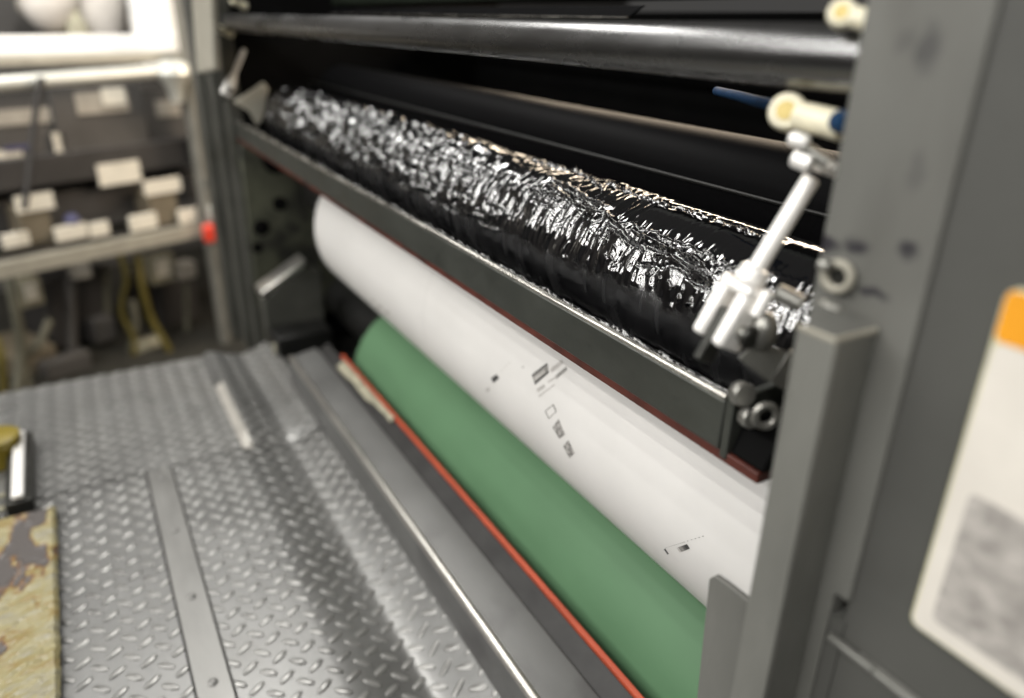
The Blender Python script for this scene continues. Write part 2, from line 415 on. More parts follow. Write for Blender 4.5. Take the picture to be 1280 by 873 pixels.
def hit(u, v): return cyl_hit(u, v, PLT[0], PLT[1], PLT[2])
def z7(x, y): return hit(640 + x / 5.82, 440 + y / 5.82)
def z8(x, y): return hit(820 + x / 6.714, 650 + y / 6.714)
def quad(t, c, k=4, lift=.00025):
    """four corners read on the photograph, laid on the curved plate"""
    (a, b, d, e) = c; r = PLT[2] + lift; vs = []
    for i in range(k + 1):
        row = []
        for j in range(k + 1):
            u, w = i / k, j / k
            x = (a[0] * (1 - u) + b[0] * u) * (1 - w) + (e[0] * (1 - u) + d[0] * u) * w
            p = (a[1] * (1 - u) + b[1] * u) * (1 - w) + (e[1] * (1 - u) + d[1] * u) * w
            row.append(t.bm.verts.new((x, PLT[0] - r * math.cos(p), PLT[1] + r * math.sin(p))))
        vs.append(row)
    for i in range(k):
        for j in range(k): t.bm.faces.new((vs[i][j], vs[i + 1][j], vs[i + 1][j + 1], vs[i][j + 1]))
def mark(name, m, fn, pts, lift=.00025, k=4, par=None):
    t = MB(); quad(t, [fn(*p) for p in pts], k, lift); return t.build(name, m, par or pc, smooth=False)
def pline(m, p0, p1, w):                     # a line of small print, too small to read
    t = MB(); rg = random.Random(int(p0[0] * 31 + p0[1])); n = 9
    for i in range(n):
        f0 = i / n; f1 = (i + rg.uniform(.72, .97)) / n
        q = lambda f, s_: (p0[0] + (p1[0] - p0[0]) * f + .34 * w * s_, p0[1] + (p1[1] - p0[1]) * f + .94 * w * s_)
        quad(t, [z7(*q(f0, -.5)), z7(*q(f1, -.5)), z7(*q(f1, .5)), z7(*q(f0, .5))], 1)
    return t.build('printed_line', m, pc, smooth=False)
blk = mark('printed_block', 'mark_mid', z7, [(145, 168), (258, 82), (272, 150), (170, 240)])
mark('printed_bar', 'mark', z7, [(146, 168), (258, 82), (260, 94), (149, 180)], .0005, par=blk)
mark('printed_bar', 'mark', z7, [(166, 225), (270, 139), (272, 150), (170, 240)], .0005, par=blk)
mark('printed_bar', 'mark_pale', z7, [(165, 188), (240, 130), (246, 150), (172, 208)], .0005, par=blk)
pline('mark_pale', (283, 140), (372, 68), 30); pline('mark_pale', (262, 222), (330, 176), 14)
pline('mark_mid', (318, 188), (400, 118), 26); pline('mark_pale', (185, 283), (240, 243), 26); pline('mark_pale', (196, 325), (312, 238), 12)
sq = [(240, 432), (303, 380), (326, 436), (268, 490)]; cen = (284, 434)
for i in range(4):
    a, b = sq[i], sq[(i + 1) % 4]; inn = lambda p: (cen[0] + (p[0] - cen[0]) * .80, cen[1] + (p[1] - cen[1]) * .80)
    mark('printed_side', 'mark_mid', z7, [a, b, inn(b), inn(a)], .00025, 2)
mark('printed_swatch', 'mark_mott', z7, [(296, 550), (340, 488), (387, 600), (345, 634)])
mark('printed_swatch', 'mark_mott', z7, [(373, 690), (410, 640), (459, 737), (420, 773)])
mark('printed_bar', 'mark', z8, [(68, 248), (80, 240), (110, 284), (98, 291)])
for i in range(6):
    f0, f1 = i / 6, (i + 1) / 6
    mix_ = lambda p, q, f: (p[0] + (q[0] - p[0]) * f, p[1] + (q[1] - p[1]) * f)
    A_, B_, C_, D_ = (173, 234), (262, 203), (286, 240), (203, 273)
    mark('printed_step', ('mark_pale', 'mark_mid', 'mark_mid', 'mark_dark2', 'mark', 'mark')[i], z8, [mix_(A_, B_, f0), mix_(A_, B_, f1), mix_(D_, C_, f1), mix_(D_, C_, f0)], .00025, 2)
for i in range(22):
    f = i / 21; x_ = 78 + (412 - 78) * f; y_ = 236 + (132 - 236) * f; h_ = 3.0 + 3.0 * f
    if f > .45 and i % 2: continue
    mark('printed_dot', 'mark' if f > .4 else 'mark_dark2', z8, [(x_ - h_, y_ + 1), (x_, y_ - h_), (x_ + h_, y_), (x_, y_ + h_)], .00025, 1)
px_ = lambda u, v: hit(u, v)
mark('printed_dot', 'mark', px_, [(614, 473), (621, 468), (624, 473), (617, 479)]); mark('printed_dot', 'mark_pale', px_, [(607, 487), (611, 484), (613, 488), (609, 491)])
pl_ = [(627 + 3.2 * i, 464 - 3.4 * i) for i in range(4)]
for (u, v) in pl_: mark('printed_dot', 'mark_pale', px_, [(u - 1, v), (u, v - 1), (u + 1, v), (u, v + 1)], .00025, 1)
sa = hit(537, 352)
t = MB(); quad(t, [(sa[0] - .0005, -.25), (sa[0] + .0005, -.25), (sa[0] + .0005, sa[1] + .25), (sa[0] - .0005, sa[1] + .25)], 10); t.build('plate_seam', 'mark_faint', pc, smooth=False)
for (u, v, w_, h_) in ((474, 384, 5, 3), (483, 391, 4, 2.5), (466, 377, 3, 2)):
    mark('smudge', 'mark_pale', px_, [(u - w_, v), (u, v - h_), (u + w_, v + 1), (u + 1, v + h_)])
mark('printed_dot', 'mark_pale', px_, [(652, 459), (654, 457), (656, 459), (654, 461)])

# ============================================================ ink tray
YT, ZT = .300, .4522
tr = thing('ink_tray', (-.95, YT, .43), 'long dark steel ink tray with a bright worn upper edge', 'ink tray')
TX0, TX1 = -1.70, -.268
t = MB(); t.box(TX0, TX1, YT, YT + .005, .4165, ZT - .003); t.build('front_plate', 'tray', tr, bev=.0012)
t = MB(); t.prism([(TX0, YT + .0002, ZT - .003), (TX0, YT - .0002, ZT - .0006), (TX0, YT + .001, ZT + .0006), (TX0, YT + .0040, ZT + .0006), (TX0, YT + .0050, ZT - .003)], (TX1 - TX0, 0, 0)); t.build('lip', 'lip', tr, bev=.0005)
t = MB(); t.prism([(TX0, YT + .0016, .4162), (TX0, YT + .0024, .4088), (TX0, YT + .03, .4088), (TX0, YT + .03, .4162)], (TX1 - TX0 + .03, 0, 0)); t.build('gasket', 'gasket', tr, bev=.001)
t = MB(); t.prism([(TX0, YT + .031, .4110), (TX0, YT + .16, .375), (TX0, YT + .16, .380), (TX0, YT + .031, .4155)], (TX1 - TX0, 0, 0)); t.build('bottom_sheet', 'dark', tr)
for xe, th, nm in ((TX1, .006, 'end_plate'), (TX0 - .006, .006, 'end_plate')):
    t = MB(); t.prism([(xe, YT + .001, .412), (xe, YT + .001, ZT - .001), (xe, YT + .06, ZT + .004), (xe, YT + .10, ZT - .03), (xe, YT + .10, .39)], (th, 0, 0)); t.build(nm, 'tray', tr, bev=.001)
t = MB(); t.prism([(TX1 + .0062, YT + .003, .4165), (TX1 + .0062, YT + .05, .4165), (TX1 + .0062, YT + .05, .440), (TX1 + .0062, YT + .010, .434)], (.026, 0, 0)); t.build('end_block', 'black', tr, bev=.002)
for (u, v), rr in (((940, 500), .0072), ((948, 530), .0058)):
    p = at(u, v, x=-.246)
    t = MB(); t.lathe(p - Vector((.012, 0, 0)), (1, -.35, .25), [(0, rr * .5), (.004, rr * .5), (.004, rr), (.010, rr), (.0115, rr * .86)], 10); t.build('screw', 'dullmetal', tr, bev=.0004)
p = at(957, 520, x=-.235); t = MB(); t.torus(p, (1, -.5, .1), .006, .0022); t.build('lock_ring', 'dullmetal', tr)

# ============================================================ ink roller and its ink
ir = thing('ink_roller', (-.9, INK[0], INK[1]), 'steel fountain roller thickly coated in wet glossy black ink', 'roller')
t = MB(); t.cyl((-1.57, INK[0], INK[1]), (-.24, INK[0], INK[1]), INK[2] - .003, 96); t.build('core', 'dark', ir)
t = MB(); t.lathe((-1.655, INK[0], INK[1]), (1, 0, 0), [(0, .025), (.05, .025), (.05, .052), (.076, .056), (.084, .05)], 48); t.build('collar', 'sheet', ir)

mi = bpy.data.materials.new('wet_black_ink'); mi.use_nodes = True
N = mi.node_tree.nodes; L = mi.node_tree.links; b = N['Principled BSDF']
b.inputs['Base Color'].default_value = (.0035, .0035, .004, 1)
b.inputs['IOR'].default_value = 2.25
at_ = N.new('ShaderNodeAttribute'); at_.attribute_name = 'matte'
mr = N.new('ShaderNodeMapRange'); mr.inputs['To Min'].default_value = .05; mr.inputs['To Max'].default_value = .36
L.new(at_.outputs['Fac'], mr.inputs[0]); L.new(mr.outputs[0], b.inputs['Roughness'])
tc = N.new('ShaderNodeTexCoord'); nz = N.new('ShaderNodeTexNoise'); nz.inputs['Scale'].default_value = 900; nz.inputs['Detail'].default_value = 3
L.new(tc.outputs['Object'], nz.inputs['Vector'])
bp = N.new('ShaderNodeBump'); bp.inputs['Distance'].default_value = .0012
mr3 = N.new('ShaderNodeMapRange'); mr3.inputs['To Min'].default_value = .03; mr3.inputs['To Max'].default_value = .85
L.new(at_.outputs['Fac'], mr3.inputs[0]); L.new(mr3.outputs[0], bp.inputs['Strength'])
L.new(nz.outputs[0], bp.inputs['Height']); L.new(bp.outputs[0], b.inputs['Normal'])
MT['ink'] = mi

xs = [-.246]
while xs[-1] > -1.575:
    p = xs[-1]; d = math.sqrt(p * p + .37**2 + .16**2); xs.append(p - .00078 * d)
xs = np.array(xs); NP = 400
ph = np.radians(np.linspace(-35, 128, NP))
X, PH = np.meshgrid(xs, ph, indexing='ij')
W = INK[2] * PH
def polyink(pts, k=3.636, ox=680, oy=200):
    return [cyl_hit(ox + px / k, oy + py / k, INK[0], INK[1], INK[2]) for px, py in pts]
def ridge(H, pts, wid, hgt, wob=.0012, seed=1, taper=.08, bead=.5):
    pts = np.array([(a, INK[2] * c) for a, c in pts])
    WX = X + wob * noise2(X / .006, W / .006, seed); WW = W + wob * noise2(X / .005 + 40, W / .006, seed + 50)
    best = np.full(X.shape, 9.); par = np.zeros(X.shape)
    ln = np.concatenate([[0], np.cumsum(np.hypot(*np.diff(pts, axis=0).T))])
    x0, x1 = pts[:, 0].min() - .03, pts[:, 0].max() + .03
    sel = (xs > x0) & (xs < x1)
    A = WX[sel]; B = WW[sel]; bb = best[sel]; pp = par[sel]
    for i in range(len(pts) - 1):
        p, q = pts[i], pts[i + 1]; d = q - p; l2 = (d**2).sum()
        tt = np.clip(((A - p[0]) * d[0] + (B - p[1]) * d[1]) / l2, 0, 1)
        ds = np.hypot(A - p[0] - tt * d[0], B - p[1] - tt * d[1])
        k = ds < bb; bb = np.where(k, ds, bb); pp = np.where(k, ln[i] + tt * (ln[i + 1] - ln[i]), pp)
    s = pp / ln[-1]
    amp = sstep(0, taper, s) * sstep(0, taper, 1 - s) * (1 + bead * noise2(pp / .0035, pp * 0 + 3.3, seed + 9))
    H[sel] += hgt * amp * np.exp(-(bb / wid)**2)
# zones
DEG = np.degrees(PH)
edge = 4 + 5 * noise2(X / .05, X * 0 + 2.5, 31) + 4 * noise2(X / .012, X * 0 + 7.5, 32) + 5 * sstep(-.55, -.35, X) * 1.2
band = sstep(edge - 3, edge + 4, DEG)                       # 1 on the churned band, 0 on the combed part below
left = sstep(-.62, -1.0, X)                                # far part: granular
mid = sstep(-.55, -.85, X)
H = np.zeros(X.shape)
# coarse swell
H += .0016 * fbm(X / .09, W / .05, 3) + .0008 * fbm(X / .03, W / .03, 5)
# combed streaks that run round the roller
wx = X + .0018 * noise2(X / .012, W / .012, 70)
st = fbm(wx / .0064, W / .034, 11, 2)
st2 = fbm(wx / .0031, W / .024, 15, 1)
brk = fbm(X / .016, W / .013, 19, 1)
str_amp = band * (1 - .75 * left)
H += str_amp * (.0021 * st + .0004 * st2 + (.0004 + .0006 * mid) * brk)
# granular peaks further away
gr = fbm(X / .0150, W / .0125, 23, 2)
H += band * (.10 + .90 * sstep(-.52, -1.0, X)) * (.0056 * np.abs(gr)**.9 * np.sign(gr) + .0006 * fbm(X / .0055, W / .006, 27, 1))
# fine comb below
cmb = fbm(X / .0016, W / .03, 35, 2)
H += (1 - band) * (.00012 * cmb + .0004 * fbm(X / .018, W / .02, 37, 2))
# the smooth pocket on top at the near end
Cpts = polyink([(300, 240), (330, 285), (400, 290), (470, 320), (560, 350), (640, 375), (720, 420), (800, 460), (890, 485), (1040, 540)])
cx = np.array([c[0] for c in Cpts]); cp = np.array([c[1] for c in Cpts])
o_ = np.argsort(cx); phC = np.interp(xs, cx[o_], cp[o_])[:, None]
smooth = sstep(-.47, -.435, X) * sstep(phC - .05, phC + .22, PH)
H = H * (1 - .93 * smooth)
Apts = polyink([(-60, 0), (0, 15), (90, 40), (160, 60), (215, 85), (270, 140), (285, 108), (350, 130), (430, 165), (510, 195), (620, 222), (740, 265), (870, 305), (1000, 352), (1100, 390)])
ridge(H, Apts, .0011, .0024, seed=101, taper=.03, bead=.7)
ridge(H, [(a, c + .05) for a, c in Apts[6:]], .004, -.0016, seed=102)
ridge(H, polyink([(25, 85), (90, 105), (150, 140), (210, 180), (280, 205), (305, 215)]), .0012, .0022, seed=111)
ridge(H, polyink([(30, 100), (80, 155), (140, 200), (230, 235), (290, 240)]), .0013, .0024, seed=121)
ridge(H, polyink([(40, 95), (100, 130), (170, 175), (250, 215)]), .0022, -.0024, seed=125)
ridge(H, Cpts, .0008, .0013, seed=131, taper=.02, wob=.0024, bead=.9)
ridge(H, polyink([(285, 235), (310, 270), (335, 300), (345, 330)]), .0016, .0035, seed=136)
ridge(H, polyink([(300, 275), (345, 325), (400, 372), (470, 412)]), .0020, -.0034, seed=141)
ridge(H, polyink([(285, 282), (330, 335), (390, 385), (460, 425)]), .0012, .0022, seed=143)
ridge(H, polyink([(400, 300), (430, 335), (500, 370), (580, 400), (660, 435), (720, 470), (770, 515)]), .0013, .0024, seed=151)
ridge(H, polyink([(440, 370), (500, 400), (560, 420), (640, 460), (700, 500)]), .0018, -.0022, seed=155)
ridge(H, polyink([(480, 445), (540, 425), (590, 450), (640, 485), (720, 520), (770, 570)]), .0013, .0022, seed=161)
ridge(H, polyink([(430, 470), (500, 480), (600, 480), (700, 560), (780, 590)]), .0020, -.0020, seed=165)
for k in range(26):                                        # short curling wrinkles at the near end
    rg = random.Random(500 + k)
    x_, y_ = rg.uniform(240, 760), 0
    y_ = 250 + (x_ - 240) * .53 + rg.uniform(60, 190)
    a_ = rg.uniform(.4, 2.2); l_ = rg.uniform(25, 70)
    pts = [(x_ + l_ * (s - .5) * math.cos(a_ + 1.2 * s), y_ + l_ * (s - .5) * math.sin(a_ + 1.2 * s)) for s in np.linspace(0, 1, 6)]
    ridge(H, polyink(pts), .0009, .0013, seed=600 + k, taper=.3)
for k in range(16):                                        # longer folds on the far two thirds
    rg = random.Random(800 + k)
    u_ = rg.uniform(400, 690); v_ = 110 + (u_ - 340) * .31 + rg.uniform(20, 90)
    pts = [cyl_hit(u_ + 9 * s, v_ + 4 * s + 3 * math.sin(s + k), INK[0], INK[1], INK[2]) for s in range(5)]
    ridge(H, pts, .0016, rg.choice((.002, -.0025)), seed=900 + k, taper=.3)
# fade to the core at both ends
fade = sstep(-1.575, -1.568, X)
rad = INK[2] - .0025 * (1 - fade) + H * fade
P = np.stack([X, INK[0] - rad * np.cos(PH), INK[1] + rad * np.sin(PH)], -1)
matte = np.clip((1 - band) * (.55 + .55 * fbm(X / .010, W / .05, 41, 2)), 0, 1)
grid_mesh('ink_coat', P[::-1], 'ink', ir, {'matte': matte[::-1]})

# ink lying in the tray along the inside of the lip
xs2 = xs[::2]; ts = np.linspace(0, 1, 60)
X2, T2 = np.meshgrid(xs2, ts, indexing='ij')
Y2 = YT + .0054 + T2 * .042
bead = np.exp(-((T2 - .10 - .035 * noise2(X2 / .02, X2 * 0, 55)) / .06)**2) * (.56 + .40 * fbm(X2 / .006, T2 * 12 + 1, 57, 3))
Z2 = ZT - .006 + .0075 * bead - .022 * sstep(.2, 1, T2) + (.0014 * fbm(X2 / .0028, T2 * 16, 61, 2) * (.25 + bead)) + .001 * fbm(X2 / .02, T2 * 4, 63, 2)
P2 = np.stack([X2, Y2, np.minimum(Z2, ZT + .0022)], -1)
sel = (xs2 < TX1 - .002)
o = grid_mesh('ink_pool', P2[sel][::-1], 'ink', None, {'matte': (.15 * np.ones_like(X2))[sel][::-1]})
tag(o, 'wet black ink lying inside the tray along its bright edge', 'ink')

# ============================================================ rollers and bars above
rr_ = thing('rubber_roller', (-.9, .51, .5143), 'smooth black rubber roller between the inked roller and the thick bar', 'roller')
t = MB(); t.lathe((-1.60, .51, .5143), (1, 0, 0), [(0, .036), (.012, .0460), (1.37, .0460), (1.375, .036)], 72); t.build('sleeve', 'rubber', rr_)
t = MB(); t.cyl((-1.655, .51, .5143), (-1.60, .51, .5143), .012, 24); t.build('journal', 'dullmetal', rr_)
t = MB(); t.cyl((-.225, .51, .5143), (-.20, .51, .5143), .012, 24); t.build('journal', 'dullmetal', rr_)
sb = thing('thick_bar', (-.9, .312, .6385), 'thick black round bar across the top of the press opening', 'bar')
t = MB(); t.cyl((-1.665, .312, .6362), (-.205, .312, .6362), .0150, 72); t.build('shaft', 'rod', sb)
for xe in (-1.662, -.222):
    t = MB(); t.cyl((xe, .312, .6362), (xe + .006, .312, .6362), .0158, 48, .002); t.build('collar', 'dark', sb)
t = MB(); t.cyl((-1.64, .457, .5252), (-.22, .457, .5252), .0016, 16); tag(t.build('reflection_line', 'dark'), 'thin dark bar added as the reflected line along the front of the smooth rubber roller', 'reflection')  # thin cylinder standing in for a line reflected in the roller
t = MB(); p0 = at(785, 22, y=.50); p1 = at(805, 7, y=.505)
t.prism([(-1.6, .50, p0.z), (p0.x, .50, p0.z), (p1.x, .505, p1.z), (-1.6, .505, p1.z)], (0, .003, 0)); o = t.build('cover_sheet', 'rubber', bev=.0006); tag(o, 'thin black sheet with a slanted end above the thick bar', 'metal sheet')
t = MB(); t.box(-1.6, p0.x, .4975, .5005, p0.z - .0006, p0.z + .0006); t.build('edge', 'lip', o)
t = MB(); t.box(-1.655, -.205, .52, .60, .672, .73); tag(t.build('cross_beam', 'beam', bev=.003), 'dark green grey beam at the very top of the opening', 'beam')
t = MB(); t.box(-1.66, -.20, .86, .90, -.02, .665); tag(t.build('rear_panel', 'black'), 'panel coloured black for the shade inside the press', 'panel')  # darkness between the rollers comes from the black colour
t = MB(); t.box(-1.66, -.20, .605, .859, .80, .83); tag(t.build('light_blocker', 'black'), 'unseen black sheet added above the press to keep its inside dark', 'cover')  # invented sheet out of view, shuts light out of the press

# ============================================================ near side frame
smears(MT['frame'], [((at(1030, 305, y=YF)), .010, .004, .95), ((at(1070, 308, y=YF)), .007, .004, .9), ((at(1135, 312, y=YF)), .005, .004, .85),
                     ((at(1090, 366, y=YF)), .008, .0025, .9), (at(1160, 60, y=YF), .005, .010, .5), (at(1130, 52, y=YF), .005, .005, .25), (at(1145, 215, y=YF), .004, .009, .25)], (.02, .018, .024))
nf = thing('side_frame', (-.1, .5, 0), 'grey painted near side frame of the press, smudged with ink on its front', 'press frame', 'side frames of the press')
XN = -.216; XS = -.163
h0 = at(1043, 742, y=YF); h1 = at(1081, 800, y=YF)
t = MB(); t.prism([(XN, YF, -.09), (XN, YF, 1.1), (XS, YF, 1.1), (XS, YF, h0.z), (h0.x, YF, h0.z), (h0.x, YF, -.09)], (0, .63, 0))
t.build('front_post', 'frame', nf, bev=.0012, segs=3)
t = MB(); t.box(h0.x + .0005, XS, YF + .001, .92, -.09, h1.z); t.build('front_post', 'panel', nf)
t = MB(); t.box(h0.x, XS, YF + .05, .9, h1.z, h0.z); t.build('slot_back', 'black', nf)  # depth of the slot shaded by the black colour
t = MB(); t.box(XS - .0015, .45, YF + .0022, .92, -.09, 1.1); t.build('side_panel', 'panel', nf)
q = at(1033, 793, y=YF - .004)
t = MB(); t.prism([(q.x, YF - .004, q.z), (q.x, YF - .0005, q.z + .0008), (q.x, YF - .0005, q.z - .0035), (q.x, YF - .004, q.z - .003)], (.026, 0, 0)); t.build('ledge', 'sheet', nf, bev=.001)
q2 = at(1075, 815, y=YF + .002)
t = MB(); t.prism([(q2.x, YF - .003, q2.z), (q2.x, YF + .0020, q2.z + .001), (q2.x, YF + .0020, q2.z - .004), (q2.x, YF - .003, q2.z - .003)], (.09, 0, 0)); t.build('ledge', 'sheet', nf, bev=.001)

c0 = at(985, 395, y=.262); c1 = at(1045, 428, y=.262)
ch = thing('channel_cover', (c1.x, .275, .2), 'narrow grey steel channel on the front of the near side frame below the ring bolt', 'cover')
zt = c1.z; cxl = at(962, 600, y=.262).x
t = MB(); t.box(cxl, c1.x, .262, .2638, -.09, zt); t.build('front_sheet', 'sheet', ch, bev=.0008)
t = MB(); t.box(c1.x - .0018, c1.x, .2640, YF - .0006, -.09, zt - .0004); t.build('side_sheet', 'sheet', ch, bev=.0006)
t = MB(); t.box(cxl, cxl + .0018, .2640, .280, -.09, zt - .010); t.build('side_sheet', 'darkmetal', ch, bev=.0006)
t = MB(); t.tube([(cxl, .2625, zt), (c1.x - .001, .2625, zt + .0002), (c1.x - .0008, YF - .001, zt)], .0014, 8); t.build('rim', 'shelf', ch)

hp = [at(886, 724, y=.285), at(893, 720, y=.285), at(905, 728, y=.285), at(965, 775, y=.285), at(965, 900, y=.285), at(868, 900, y=.285)]
t = MB(); t.prism(hp, (0, .004, 0)); tag(t.build('corner_plate', 'frame', bev=.0008), 'small grey round-cornered plate at the near end of the green cylinder', 'plate')

rb = thing('ring_bolt', at(1047, 346, y=YF), 'pale ring shaped bolt on the near frame above the channel cover', 'bolt')
p = at(1047, 346, y=YF - .004)
t = MB(); t.torus(p, (0.25, -1, .1), .0058, .0022); t.build('ring', 'brass' if 0 else 'shelf', rb)
t = MB(); t.cyl(p + Vector((0, .004, 0)), p + Vector((0, -.001, 0)), .0045, 24); t.build('core', 'darkmetal', rb)
p = at(1025, 330, y=.282); t = MB(); t.cyl(p, p + Vector((.006, 0, .0)), .003, 16, .001); tag(t.build('stud', 'dullmetal'), 'tiny steel stud just left of the ring bolt', 'stud')
p = at(1040, 383, y=.275); t = MB(); t.ball(p, .004, (1.6, .8, .5)); tag(t.build('weld_bead', 'dullmetal'), 'small shiny lump on top of the channel cover', 'weld bead')

# ============================================================ sign on the near frame
ys = YF - .0012
s_tl = at(1258, 358, y=ys); s_bl = at(1136, 778, y=ys)
sx0 = (s_tl.x + s_bl.x) / 2; sx1 = sx0 + .125
sg = thing('warning_sign', (sx0 + .06, ys, (s_tl.z + s_bl.z) / 2), 'white sign with an orange top band on the near frame, its lower part printed grey', 'sign')
def roundrect(x0, x1, z0, z1, y, r, n=6):
    pts = []
    for cx_, cz_, a0 in ((x1 - r, z1 - r, 0), (x0 + r, z1 - r, 90), (x0 + r, z0 + r, 180), (x1 - r, z0 + r, 270)):
        for i in range(n + 1):
            a = R(a0 + 90 * i / n); pts.append((cx_ + r * math.cos(a), y, cz_ + r * math.sin(a)))
    return pts
t = MB(); t.prism(roundrect(sx0, sx1, s_bl.z, s_tl.z, ys, .005), (0, .003, 0)); t.build('panel', 'signedge', sg, bev=.0006)
zo = at(1240, 425, y=ys).z
t = MB(); t.prism(roundrect(sx0 + .0015, sx1 - .0015, s_bl.z + .0015, zo, ys - .0004, .004), (0, .0003, 0)); wfld = t.build('white_field', 'signwhite', sg, smooth=False)
t = MB(); t.prism(roundrect(sx0 + .001, sx1 - .001, zo + .0004, s_tl.z - .0008, ys - .0005, .003), (0, .0004, 0)); t.build('orange_band', 'signorange', sg, smooth=False)
zg = at(1195, 605, y=ys).z
t = MB(); t.prism(roundrect(sx0 + .009, sx1 - .009, s_bl.z + .010, zg, ys - .0008, .003), (0, .0003, 0)); t.build('grey_print', 'signgrey', wfld, smooth=False)

# ============================================================ links and pivots (near, then a copy at the far end)
def link(P1, P2, tip, name_label):
    P1 = Vector(P1); P2 = Vector(P2); tip = Vector(tip)
    th = thing('link_rod', tip, name_label, 'link', 'link rods at the ends of the tray')
    ax = (tip - P1).normalized()
    t = MB(); t.cyl(P1, P2 + ax * .004, .0048, 28, .0012); t.build('rod', 'link', th)
    sx = Vector((1, 0, 0)); sx = (sx - ax * sx.dot(ax)).normalized(); sy = ax.cross(sx)
    mtx = Matrix((sx, sy, ax)).transposed().to_4x4(); mtx.translation = P2
    Lc = (tip - P2).length
    t = MB(); t.lathe(P2 - ax * .002, ax, [(0, .0058), (.0015, .0078), (.007, .0084), (.009, .0084)], 28); t.build('neck', 'link', th)
    t = MB()
    t.box(-.0118, .0118, -.0092, .0092, .0075, .0145, mtx)
    yk_ = t.build('yoke', 'link', th, bev=.003, segs=4)
    for sgn in (-1, 1):
        t = MB(); xa, xb = (.0034, .0118) if sgn > 0 else (-.0118, -.0034)
        t.box(xa, xb, -.0092, .0092, .0130, Lc + .002, mtx); t.build('prong', 'link', yk_, bev=.0026, segs=4)
    pc_ = P2 + ax * (Lc - .010)
    t = MB(); t.cyl(pc_ - sx * .0140, pc_ + sx * .0165, .0038, 20, .0008); pin_ = t.build('pin', 'dullmetal', th)
    t = MB(); t.cyl(pc_ + sx * .0165, pc_ + sx * .0205, .0062, 20, .001); t.build('pin_head', 'darkmetal', pin_)
    k = P2 + ax * .012 + sx * .0145
    t = MB(); t.cyl(k - ax * .006, k + ax * .009, .0034, 18, .001); t.build('clip', 'link', th)
    t = MB(); t.box(-.0030, .0030, -.004, .007, .024, Lc + .014, mtx); t.build('tongue', 'darkmetal', th, bev=.001)
    return th
Pa = at(1015, 222, x=-.252); Pb = at(944, 338, x=-.258); Pt = at(900, 425, x=-.262)
link(Pa, Pb, Pt, 'bright steel link rod with a forked end beside the near frame')
p = Pt + Vector((.012, .004, -.004))
# bracket behind the fork
br = thing('bracket', at(957, 452, x=-.245), 'small folded steel bracket under the forked link beside the near frame', 'bracket')
bp_ = [at(925, 447, x=-.244), at(948, 428, x=-.244), at(985, 440, x=-.238), at(962, 478, x=-.240)]
t = MB(); t.prism(bp_, (-.003, .001, -.0015)); t.build('tab', 'sheet', br, bev=.0006)
bp2 = [at(962, 478, x=-.2385), at(988, 438, x=-.2365), at(1006, 470, x=-.232), at(985, 492, x=-.234)]
t = MB(); t.prism(bp2, (-.002, .003, 0)); t.build('flange', 'dullmetal', br, bev=.0006)
p = at(955, 415, x=-.243); t = MB(); t.ball(p, .0085, (.8, .9, 1.3)); t.build('nut', 'dullmetal', br)
p = at(970, 365, x=-.236); t = MB(); t.cyl(p, p + Vector((.012, .006, -.004)), .0045, 16, .001); t.build('spring_end', 'dullmetal', br)

def pivot(c, ax, lbl, sc=1.):
    c = Vector(c); ax = Vector(ax).normalized()
    th = thing('rod_end', c, lbl, 'rod end', 'cream rod ends beside the side frames')
    nrm = Vector((.45, -.82, .25)).normalized()
    t = MB(); t.lathe(c + nrm * -.007 * sc, nrm, [(0, .0062 * sc), (.002 * sc, .0088 * sc), (.010 * sc, .0092 * sc), (.013 * sc, .0080 * sc), (.0132 * sc, .0050 * sc)], 28); t.build('eye', 'cream', th)
    t = MB(); t.lathe(c + nrm * .0056 * sc, nrm, [(0, .0048 * sc), (.0010 * sc, .0046 * sc)], 20); t.build('core', 'brass', th.children[0])
    t = MB(); t.lathe(c + ax * .006 * sc, ax, [(0, .0058 * sc), (.004 * sc, .0068 * sc), (.026 * sc, .0068 * sc), (.026 * sc, .0048 * sc), (.032 * sc, .0048 * sc)], 24); t.build('shank', 'cream', th)
    return th
c = at(985, 141, x=-.262); e = at(1045, 156, x=-.235)
rod_near = pivot(c, e - c, 'cream rod end with a brass centre beside the near frame')
p = at(1048, 152, x=-.232); q = at(1062, 154, x=-.222)
t = MB(); t.cyl(p, q, .0052, 20, .001); tag(t.build('hose_fitting', 'blue'), 'short blue fitting where the cream rod end meets the near frame', 'fitting')
t = MB(); t.tube([at(896, 114, y=.44), at(908, 117, y=.42), at(922, 120, y=.40), at(946, 127, y=.37), at(970, 132, y=.355)], .0034, 12); tag(t.build('air_hose', 'blue'), 'blue air hose running from under the thick bar to the cream rod end', 'hose')
c = at(1053, 18, x=-.232)
pivot(c, (1, .2, -.2), 'second cream rod end at the top of the near frame above the thick bar', .68)
# nuts below the near rod end
nb = thing('pivot_nut', at(1005, 190, x=-.248), 'shiny nuts and washers on the stud below the near cream rod end', 'nut')
for (u, v), r_, l_ in (((988, 172), .0038, .008), ((992, 196), .0050, .009), ((1018, 203), .0040, .012)):
    p = at(u, v, x=-.25); t = MB(); t.lathe(p, (1, .35, -.25), [(0, r_ * .8), (.001, r_), (l_, r_), (l_ + .001, r_ * .8)], 8); t.build('nut', 'link', nb)
p = at(1000, 182, x=-.247); t = MB(); t.cyl(p, at(1035, 205, x=-.235), .0032, 16); t.build('stud', 'dullmetal', nb)

